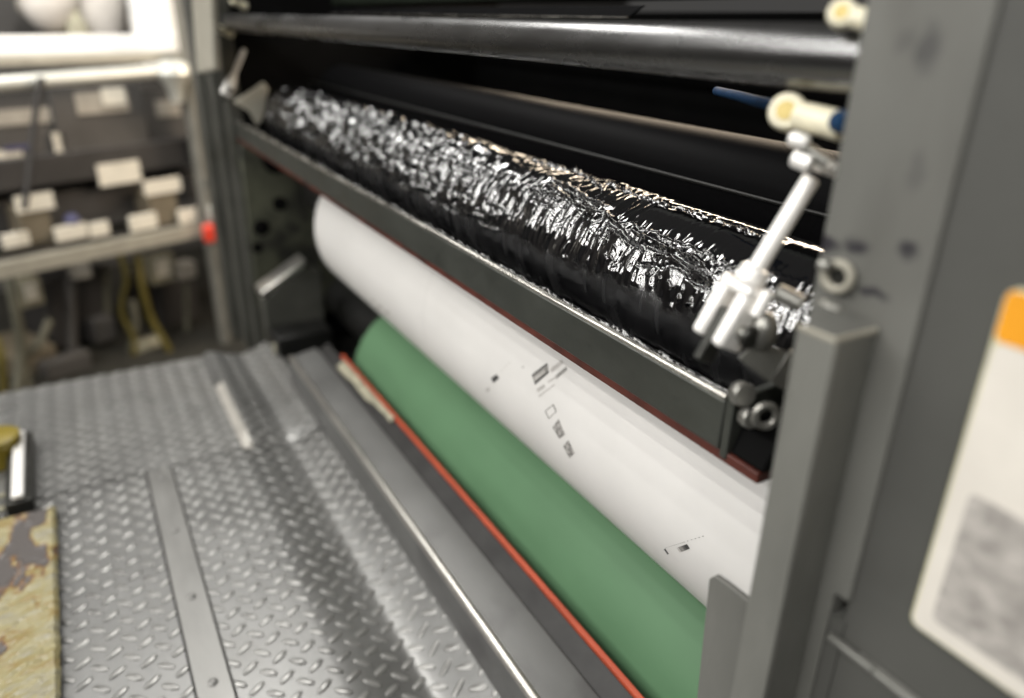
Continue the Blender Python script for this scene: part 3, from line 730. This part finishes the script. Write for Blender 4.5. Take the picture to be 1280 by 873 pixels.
Pa = at(305, 62, x=-1.63); Pb = at(291, 97, x=-1.63); Pt = at(282, 118, x=-1.63)
Lnk = link(Pa, Pb, Pt, 'blurred bright link rod at the far end of the tray')
c = at(287, 41, x=-1.64); pivot(c, (.3, -.6, .2), 'small cream rod end beside the far frame under the thick bar', 1.0)
c = at(305, 8, x=-1.64); pivot(c, (.3, -.6, .2), 'small cream rod end beside the far frame above the thick bar', .8)
# pale cheek at the far end of the inked roller
ck = MB(); ck.prism([at(293, 128, x=-1.58), at(330, 103, x=-1.58), at(336, 112, x=-1.58), at(328, 150, x=-1.58), at(322, 158, x=-1.58), at(312, 140, x=-1.58)], (-.01, 0, 0)); o = ck.build('end_cheek', 'shelf', bev=.002); tag(o, 'pale metal cheek at the far end of the inked roller', 'end cheek')

# ============================================================ far side frame
ff = thing('side_frame', (-1.8, .5, 0), 'dark grey far side frame of the press beside the shelving', 'press frame', 'side frames of the press')
XF = -1.665
t = MB(); t.box(-1.72, XF, YF, .318, -.09, 1.1); t.build('inner_post', 'frame_far', ff, bev=.003)
t = MB(); t.box(-1.72, XF, .3185, .92, -.09, 1.1); t.build('inner_wall', 'black', ff)  # same frame coloured black for the shade behind its front post
t = MB(); t.box(-1.80, -1.7205, YF - .014, .9, -.09, 1.1); t.build('middle_post', 'frame_far', ff, bev=.003)
t = MB(); t.box(-1.885, -1.8005, YF - .030, .88, -.09, 1.1); t.build('outer_post', 'frame_far', ff, bev=.004)
pw = [at(238, -20, y=.245), at(262, -20, y=.245), at(268, 88, y=.245), at(246, 92, y=.245)]
t = MB(); t.prism(pw, (0, .012, 0)); t.build('pale_cover', 'shelf', ff, bev=.003)
t = MB(); t.box(XF + .0005, XF + .012, YF + .01, .85, .0, .40); t.build('inner_cheek', 'frame_mottled', ff, bev=.004)
for (u, v), rr2 in (((327, 285), .018), ((322, 310), .012), ((350, 255), .016), ((345, 200), .03)):
    p = at(u, v, x=XF + .013); t = MB(); t.lathe(p, (1, 0, 0), [(0, rr2), (.0005, rr2 * .96)], 20); t.build('bore', 'black', ff)  # flat discs, the darkness of the holes is their colour
pd = thing('bearing_block', (-1.45, .33, 0), 'dark block with a bright sloping top edge at the far foot of the press', 'block')
t = MB(); q0 = at(322, 362, x=-1.56); q1 = at(374, 322, x=-1.56)
t.prism([(-1.56, q0.y, .0), (-1.56, q0.y, q0.z - .006), (-1.56, q1.y, q1.z - .006), (-1.56, q1.y + .03, q1.z - .02), (-1.56, q1.y + .03, .0)], (.05, 0, 0)); t.build('body', 'frame_far', pd, bev=.003)
t = MB(); t.prism([(-1.562, q0.y - .004, q0.z - .0055), (-1.562, q0.y - .004, q0.z + .010), (-1.562, q1.y, q1.z + .010), (-1.562, q1.y, q1.z - .0055)], (.054, 0, 0)); t.build('top_edge', 'guard_edge', pd, bev=.003)
p = at(370, 436, x=-1.46); t = MB(); t.box(-1.47, -1.455, p.y - .045, p.y + .03, p.z - .012, p.z + .02); t.build('pale_pad', 'tape', pd, bev=.004)
t = MB(); t.box(-1.507, -1.43, .286, .40, .0, .05); t.build('foot', 'dark', pd, bev=.004)

# ============================================================ crusted board and chrome bar on the near left
zb = .016
e0 = at(75, 853, z=zb); e1 = at(70, 630, z=zb)
n, k = 340, 220
gx = np.linspace(e0.x + .12, e1.x, n); gy = np.linspace(-.30, (e0.y + e1.y) / 2, k)
GX, GY = np.meshgrid(gx, gy, indexing='ij')
crust = sstep(-.25, .55, 1.5 * fbm(GX / .05, GY / .022, 201, 5) + 1.1 * sstep(-.98, -.80, GX) - .10 + .8 * sstep(gy[-1] - .016, gy[-1] - .004, GY))
HZ = crust * (.0014 + .0022 * fbm(GX / .014 + GY / .03, GY / .035, 205, 4) + .0010 * fbm(GX / .005, GY / .007, 209, 2))
ed = sstep(gy[-1] + .0005, gy[-1] - .005, GY) ; ex_ = sstep(gx[-1] - .0005, gx[-1] + .006, GX)
wob = .0016 * fbm(GX / .008, GX * 0, 215, 3) * sstep(gy[-1] - .01, gy[-1], GY)
Pb_ = np.stack([GX, GY + wob, zb - .004 * (1 - ed) - .004 * (1 - ex_) + HZ], -1)
mb = bpy.data.materials.new('crusted_paint'); mb.use_nodes = True
N = mb.node_tree.nodes; L = mb.node_tree.links; b = N['Principled BSDF']; b.inputs['Roughness'].default_value = .34
aa = N.new('ShaderNodeAttribute'); aa.attribute_name = 'crust'
rp = N.new('ShaderNodeValToRGB'); rp.color_ramp.elements[0].position = .15; rp.color_ramp.elements[0].color = (.095, .085, .08, 1)
rp.color_ramp.elements[1].position = .95; rp.color_ramp.elements[1].color = (.27, .25, .18, 1)
e_ = rp.color_ramp.elements.new(.35); e_.color = (.17, .085, .035, 1)
e_ = rp.color_ramp.elements.new(.55); e_.color = (.25, .175, .06, 1)
e_ = rp.color_ramp.elements.new(.75); e_.color = (.31, .275, .14, 1)
tc = N.new('ShaderNodeTexCoord'); nz = N.new('ShaderNodeTexNoise'); nz.inputs['Scale'].default_value = 30; nz.inputs['Detail'].default_value = 9; nz.inputs['Roughness'].default_value = .68; nz.inputs['Distortion'].default_value = .4
mp = N.new('ShaderNodeMapping'); mp.inputs['Scale'].default_value = (1.6, .55, 1); mp.inputs['Rotation'].default_value = (0, 0, .5)
L.new(tc.outputs['Object'], mp.inputs['Vector']); L.new(mp.outputs[0], nz.inputs['Vector'])
ma = N.new('ShaderNodeMath'); ma.operation = 'MULTIPLY_ADD'; ma.inputs[1].default_value = 1.5
L.new(nz.outputs[0], ma.inputs[0]); ms = N.new('ShaderNodeMath'); ms.operation = 'SUBTRACT'; ms.inputs[1].default_value = .98
L.new(aa.outputs['Fac'], ms.inputs[0]); L.new(ms.outputs[0], ma.inputs[2]); L.new(ma.outputs[0], rp.inputs[0]); L.new(rp.outputs[0], b.inputs['Base Color'])
MT['crust'] = mb
bd = thing('ink_board', (-.85, -.2, 0), 'flat board crusted with dried yellow and brown ink at the near left', 'board')
grid_mesh('crusted_top', Pb_[::-1], 'crust', bd, {'crust': crust[::-1]})
t = MB(); t.box(gx[-1] + .001, gx[0], -.30, gy[-1] - .0005, .0022, zb - .0045); t.build('core', 'dark', bd, bev=.001)

cb = thing('chrome_clamp', at(22, 590, z=.02), 'chrome bar with dark sides lying on the far tread plate behind the crusted board', 'clamp')
a = at(24, 541, z=.03); b_ = at(22, 622, z=.03)
d = (b_ - a).normalized(); s_ = Vector((-d.y, d.x, 0)).normalized(); u_ = Vector((0, 0, 1))
mtx = Matrix((d, s_, u_)).transposed().to_4x4(); mtx.translation = a
Lb = (b_ - a).length
t = MB(); t.box(0, Lb, -.008, .008, -.004, .004, mtx); t.build('bar', 'link', cb, bev=.003, segs=3)
t = MB(); t.box(-.006, Lb + .004, -.017, .017, -.027, -.0045, mtx); t.build('body', 'darkmetal', cb, bev=.002)
t = MB(); p = at(-8, 545, z=.05); t.lathe(p - Vector((0, 0, .047)), (0, 0, 1), [(0, .03), (.035, .03), (.035, .034), (.046, .034), (.048, .030)], 32); o = t.build('ink_can', 'yellow'); tag(o, 'yellow rimmed can cut off by the left edge behind the chrome bar', 'can')
p = at(3, 628, z=.012); t = MB(); t.torus(p, (0, 0, 1), .018, .004); o = t.build('tape_roll', 'tape'); tag(o, 'pale tape ring poking out above the crusted board', 'tape roll')

# ============================================================ background shelving on the left
A0 = Vector((-2.60, -.25, 0)); DR = Vector((-.40, .917, 0)).normalized(); NR = Vector((DR.y, -DR.x, 0))   # NR looks at the camera
def rp_(u, v, off=0.):
    d = ray(u, v); o = A0 + NR * off
    t = (o - CAM).dot(NR) / d.dot(NR)
    return CAM + d * t
def rquad(t, u0, v0, u1, v1, off, th, slope=-.12):
    """upright board in the shelving plane; the photograph's lower corners give its size"""
    a = rp_(u0, v1 , off); b2 = rp_(u1, v1 + slope * (u1 - u0), off); h = rp_(u0, v0, off).z - a.z
    b2.z = a.z
    pts = [a, b2, b2 + Vector((0, 0, h)), a + Vector((0, 0, h))]
    t.prism(pts, -NR * th); return t
def bar(u0, v0, u1, v1, off, r, name, m, par=None, round_=True):
    a = rp_(u0, v0, off); b2 = rp_(u1, v1, off)
    t = MB()
    if round_: t.cyl(a, b2, r, 20)
    else: t.prism([a + Vector((0, 0, -r)), b2 + Vector((0, 0, -r)), b2 + Vector((0, 0, r)), a + Vector((0, 0, r))], -NR * .04)
    return t.build(name, m, par)
sh = thing('shelf_rack', A0 + Vector((0, .2, -.5)), 'metal shelving with a pale round top rail beyond the platform edge', 'shelving')
bar(-60, 110, 215, 88, .05, .021, 'top_rail', 'rail', sh)
bar(-60, 353, 262, 286, .05, .022, 'shelf_edge', 'shelf', sh, False)
bar(-60, 330, 262, 262, -.25, .012, 'shelf_board', 'postgrey', sh, False)
a = rp_(232, 92, .05); b2 = rp_(243, 290, .05); t = MB(); t.cyl(Vector((a.x, a.y, -.5)), a, .022, 20); t.build('post', 'postgrey', sh)
t = MB(); t.lathe(rp_(222, 128, .06), (0, 0, 1), [(0, .020), (.05, .03), (.09, .06), (.115, .055), (.13, .03)], 24); t.build('joint', 'rail', sh)
t = MB(); a = rp_(268, 300, .0); t.box(a.x - .02, a.x + .02, a.y - .02, a.y + .02, -.5, 1.1); t.build('post', 'postgrey', sh)

def cabinet(u0, v0, u1, v1, off, th, m, label, name='drawer_cabinet', cat='cabinet', grp='cabinets on the shelving'):
    o = thing(name, rp_((u0 + u1) / 2, v1, off), label, cat, grp)
    rquad(MB(), u0, v0, u1, v1, off, th).build('carcass', m, o, bev=.004); return o
def lab(o, u0, v0, u1, v1, off, m, name='label'):
    rquad(MB(), u0, v0, u1, v1, off, .004).build(name, m, o)
c1_ = cabinet(-60, 112, 76, 205, -.10, .3, 'cabinet', 'charcoal cabinet at the left edge with a long beige label strip')
lab(c1_, -20, 140, 66, 160, -.095, 'labelbeige'); lab(c1_, -10, 190, 32, 212, -.09, 'labelwhite'); lab(c1_, 6, 184, 40, 190, -.085, 'bluemark'); lab(c1_, 74, 166, 90, 208, -.08, 'labelwhite', 'tag')
c2_ = cabinet(79, 108, 190, 200, -.08, .3, 'cabinet', 'charcoal cabinet with a broad pale label below the round rail')
lab(c2_, 98, 116, 162, 144, -.075, 'labelbeige'); lab(c2_, 130, 110, 158, 132, -.07, 'labelwhite')
c3_ = cabinet(193, 112, 262, 200, -.12, .3, 'cabinet', 'charcoal cabinet behind the shelving post with a beige label')
lab(c3_, 197, 126, 226, 147, -.115, 'labelbeige'); lab(c3_, 233, 122, 254, 141, -.115, 'labelbeige')
c4_ = cabinet(-60, 208, 262, 250, -.05, .3, 'cabinet2', 'long low dark cabinet under the three charcoal ones')
lab(c4_, 126, 206, 178, 234, -.04, 'labelwhite')
c5_ = cabinet(-60, 262, 262, 306, -.09, .3, 'cabinet2', 'lowest dark drawer unit standing on the beige shelf edge')
def carton(u0, v0, u1, v1, off, label, top):
    o = thing('carton', rp_((u0 + u1) / 2, v1, off), label, 'box', 'brown boxes on the shelf')
    rquad(MB(), u0, v0, u1, v1, off, .1).build('box_body', 'brownbox', o, bev=.003)
    if top: lab(o, *top, off + .006, 'labelwhite')
carton(33, 262, 70, 306, .0, 'brown box with a white label left of the centre of the shelf', (22, 246, 70, 268))
carton(192, 240, 226, 284, .0, 'brown box with a white label near the shelving post', (182, 227, 228, 246))
for (u0, v0, u1, v1), l_ in (((6, 294, 40, 312), 'white label holder at the left end of the beige shelf edge'), ((72, 285, 112, 304), 'long white label holder at the middle of the beige shelf edge'),
                             ((114, 280, 139, 298), 'short white label holder just right of the long one'), ((165, 271, 199, 291), 'white label holder below the right brown box'), ((226, 263, 248, 281), 'white label holder by the shelving post')):
    t = rquad(MB(), u0, v0, u1, v1, .03, .012); o = t.build('label_holder', 'labelwhite', bev=.002); tag(o, l_, 'label holder', 'white label holders on the shelf edge')
p = rp_(90, 276, .01); t = MB(); t.ball(p, .022); tag(t.build('blue_knob', 'bluemark'), 'small blue knob between the brown box and the label holders', 'knob')
# black cable hanging in front of the cabinets
t = MB(); t.tube([rp_(52, 96, .09), rp_(46, 130, .08), rp_(40, 180, .08), rp_(36, 225, .08), rp_(30, 262, .08)], .009, 10); tag(t.build('hanging_cable', 'cabinet2'), 'dark cable hanging in front of the charcoal cabinets', 'cable')

# white light-table frame at the top left
wf = thing('light_table', rp_(120, 80, -.25), 'overexposed white frame of a viewing table at the top left', 'viewing table')
rquad(MB(), 184, -40, 236, 84, -.20, .06, 0).build('upright', 'white', wf, bev=.004)
a = rp_(-70, 75, -.19); b2 = rp_(240, 66, -.19)
t = MB(); t.prism([a, b2, b2 + Vector((0, 0, .062)), a + Vector((0, 0, .062))], -NR * .05); t.build('lower_bar', 'white', wf, bev=.004)
a = rp_(-70, 84, -.16); b2 = rp_(240, 74, -.16); t = MB(); t.prism([a, b2, b2 + Vector((0, 0, .03)), a + Vector((0, 0, .03))], NR * .10); t.build('ledge', 'shelf', wf, bev=.004)
rquad(MB(), 236, -40, 262, 82, -.23, .05, 0).build('grey_upright', 'postgrey', wf, bev=.004)
rquad(MB(), -70, -40, 60, 60, -.6, .05, 0).build('dark_back', 'cabinet', wf)
rquad(MB(), 150, -40, 184, 60, -.6, .05, 0).build('dark_back', 'cabinet', wf)
rquad(MB(), 60, -40, 150, 60, -.7, .05, 0).build('dark_back', 'brownbox', wf)
p = rp_(35, 8, -.5); t = MB(); t.ball(p, .035); tag(t.build('round_lamp', 'labelbeige'), 'round pale knob seen through the white frame', 'knob')
def rag(u, v, sc, seed, label):
    t = MB(); t.ball(rp_(u, v, -.45), .10, sc, 32, 20); rg = random.Random(seed)
    for v_ in t.bm.verts:
        k = v_.co * 14; v_.co += Vector((math.sin(k.y + seed), math.sin(k.z * 1.3), math.sin(k.x * 1.7 + k.z))) * .016
    tag(t.build('rag', 'cloth'), label, 'rag', 'pale rags seen through the white frame')
rag(66, 2, (.5, .9, 1.1), 2, 'pale rag hanging left of the centre inside the white frame')
rag(125, 10, (.5, .9, 1.2), 5, 'pale crumpled rag right of the centre inside the white frame')
p = rp_(98, 42, -.42); t = MB(); t.lathe(p - Vector((0, 0, .06)), (0, 0, 1), [(0, .035), (.09, .035), (.11, .02), (.13, .016), (.14, .016)], 20); tag(t.build('bottle', 'tape'), 'cream bottle standing inside the white frame below the rags', 'bottle')
p = rp_(172, 35, -.45); t = MB(); t.lathe(p - Vector((0, 0, .05)), (0, 0, 1), [(0, .03), (.08, .03), (.10, .02)], 20); tag(t.build('jar', 'cloth'), 'pale jar inside the white frame next to its bright upright', 'jar')

# red knob and clutter under the shelf
rk = thing('valve_knob', rp_(260, 285, .10), 'red knob with a pale cap beside the far frame', 'knob')
p = rp_(261, 291, .10); t = MB(); t.lathe(p - Vector((0, 0, .035)), (0, 0, 1), [(0, .012), (.008, .020), (.055, .022), (.065, .014)], 20); t.build('red_body', 'redplastic', rk)
p = rp_(267, 268, .09); t = MB(); t.cyl(p - Vector((0, 0, .022)), p + Vector((0, 0, .03)), .018, 20, .004); t.build('pale_cap', 'rail', rk)
p = rp_(264, 226, .09); t = MB(); t.ball(p, .013); t.build('shiny_tip', 'chrome', rk)
def cable(pts, off, r, m, label):
    ps = [rp_(u, v, off + (i % 2) * .02) for i, (u, v) in enumerate(pts)]
    sp = []
    for i in range(len(ps) - 1):
        p0 = ps[max(i - 1, 0)]; p1 = ps[i]; p2 = ps[i + 1]; p3 = ps[min(i + 2, len(ps) - 1)]
        for s in range(6):
            t_ = s / 6; sp.append(.5 * ((2 * p1) + (p2 - p0) * t_ + (2 * p0 - 5 * p1 + 4 * p2 - p3) * t_**2 + (3 * p1 - p0 - 3 * p2 + p3) * t_**3))
    sp.append(ps[-1])
    t = MB(); t.tube(sp, r, 10); tag(t.build('cable', m), label, 'cable', 'cables hanging under the shelf')
cable([(172, 320), (178, 360), (190, 400), (212, 440), (235, 500)], -.05, .013, 'cable', 'yellow cable dropping from under the shelf towards the platform corner')
cable([(150, 318), (158, 350), (152, 390), (168, 430), (160, 500)], -.12, .010, 'cable', 'dull yellow cable left of the brightest one')
cable([(165, 375), (170, 410), (162, 450), (165, 520)], -.16, .014, 'cablegrey', 'grey cable hanging upright behind the yellow ones')
cable([(10, 345), (20, 390), (26, 440), (20, 500)], -.08, .016, 'cablegrey', 'grey cable near the left edge under the shelf')
cable([(62, 400), (48, 430), (30, 450), (35, 500), (20, 560)], -.10, .014, 'cablegrey', 'looped grey cable below the pale left socket')
cable([(-6, 420), (2, 450), (4, 500), (-4, 550)], -.02, .012, 'cable', 'olive cable at the very left edge')
for (u, v), l_ in (((43, 368), 'pale square socket under the left of the shelf'), ((207, 338), 'pale square socket under the right of the shelf')):
    o = thing('socket', rp_(u, v, -.15), l_, 'socket', 'pale sockets under the shelf')
    rquad(MB(), u - 16, v - 18, u + 16, v + 20, -.15, .05).build('case', 'tape', o, bev=.008)
    rquad(MB(), u - 9, v - 12, u + 8, v + 10, -.142, .006).build('face', 'labelwhite', o, bev=.004)
for (u0, v0, u1, v1, off, m), l_ in (((70, 345, 150, 440, -.3, 'cabinet2'), 'dark machine box under the shelf behind the cables'), ((215, 350, 262, 470, -.25, 'cabinet2'), 'dark upright box under the shelf near the far frame'), ((35, 440, 90, 520, -.2, 'brownbox'), 'brown box on the floor under the left of the shelf')):
    t = rquad(MB(), u0, v0, u1, v1, off, .25); tag(t.build('storage_box', m, bev=.01), l_, 'box', 'boxes under the shelf')
for (u0, v0, u1, v1, off, m), l_ in (((96, 322, 118, 352, -.12, 'labelbeige'), 'small beige junction box hanging under the middle of the shelf edge'), ((122, 400, 150, 432, -.22, 'cabinet'), 'small dark box deep under the shelf'),
                                     ((228, 330, 248, 352, -.10, 'labelbeige'), 'small beige box just below the red knob'), ((60, 455, 120, 478, -.12, 'cabinet'), 'low dark tray on the floor under the shelf'), ((178, 430, 214, 470, -.1, 'tape'), 'pale canister on the floor beside the yellow cable')):
    t = rquad(MB(), u0, v0, u1, v1, off, .06); tag(t.build('small_box', m, bev=.008), l_, 'box', 'boxes under the shelf')
for (u, v0, v1, off, r_, m), l_ in (((88, 325, 500, -.2, .016, 'cabinet'), 'dark upright pipe left of centre under the shelf'), ((232, 345, 480, -.15, .010, 'cablegrey'), 'thin olive upright pipe near the far frame'), ((132, 330, 470, -.3, .012, 'cablegrey'), 'olive grey upright pipe deep under the shelf')):
    t = MB(); t.cyl(rp_(u, v0, off), rp_(u + 4, v1, off), r_, 14); tag(t.build('pipe', m), l_, 'pipe', 'pipes under the shelf')
a = A0 - NR * 1.2
t = MB(); pts = [a - DR * 4, a + DR * 6]
t.prism([Vector((p.x, p.y, -.5)) for p in pts] + [Vector((p.x, p.y, 3)) for p in pts[::-1]], -NR * .1); o = t.build('back_wall', 'wall'); tag(o, 'dull dark wall far behind the shelving', 'wall'); structure(o)

# ============================================================ light
w = bpy.data.worlds.new('World'); scene.world = w; w.use_nodes = True
bg = w.node_tree.nodes['Background']; bg.inputs[0].default_value = (1, .97, .93, 1); bg.inputs[1].default_value = .06
def lamp(name, loc, target, sx, sy, power, colr=(1, .98, .945)):
    l = bpy.data.lights.new(name, 'AREA'); l.shape = 'RECTANGLE'; l.size = sx; l.size_y = sy; l.energy = power; l.color = colr
    o = bpy.data.objects.new(name, l); COL.objects.link(o); o.location = loc
    d = Vector(target) - Vector(loc)
    z = -d.normalized(); x = Vector((1, 0, 0)); x = (x - z * x.dot(z)).normalized(); y = z.cross(x)
    o.matrix_world = Matrix((x, y, z)).transposed().to_4x4(); o.matrix_world.translation = Vector(loc)
    return o
for k_, (y_, z_, p_) in enumerate(((-2.20, 1.42, 13), (-2.07, 1.60, 13.5), (-1.92, 1.76, 13.5), (-1.70, 1.92, 13.5), (-1.45, 2.05, 13), (-1.20, 2.16, 12), (-.92, 2.27, 9), (-.62, 2.36, 7))):
    for x_ in (-1.85, -.35):
        lamp('ceiling_tube', (x_ + .12 * (k_ % 3), y_, z_), (x_, .35, .38), 1.35, .032, p_ / 2)
lamp('fill_light_right', (1.3, -1.1, 1.7), (-.1, .3, .4), 1.2, .10, 17)  # added fill for the channel side and other right-hand faces
lamp('ceiling_panel_far', (-4.6, -.5, 2.6), (-1.5, .1, .0), 2.4, 1.2, 150)
lamp('fill_light_rack', (-2.2, .3, 2.0), (-2.9, .3, .7), 1.4, .3, 42)  # added light that overexposes the white frame and lights the rack
lamp('lamp_behind_press', (-1.5, 1.7, 1.0), (-1.1, .5, .57), 2.0, .40, 46, (1, .82, .62))

vs = scene.view_settings
vs.view_transform = 'Standard'; vs.look = 'None'; vs.exposure = 0; vs.gamma = 1; vs.use_curve_mapping = False
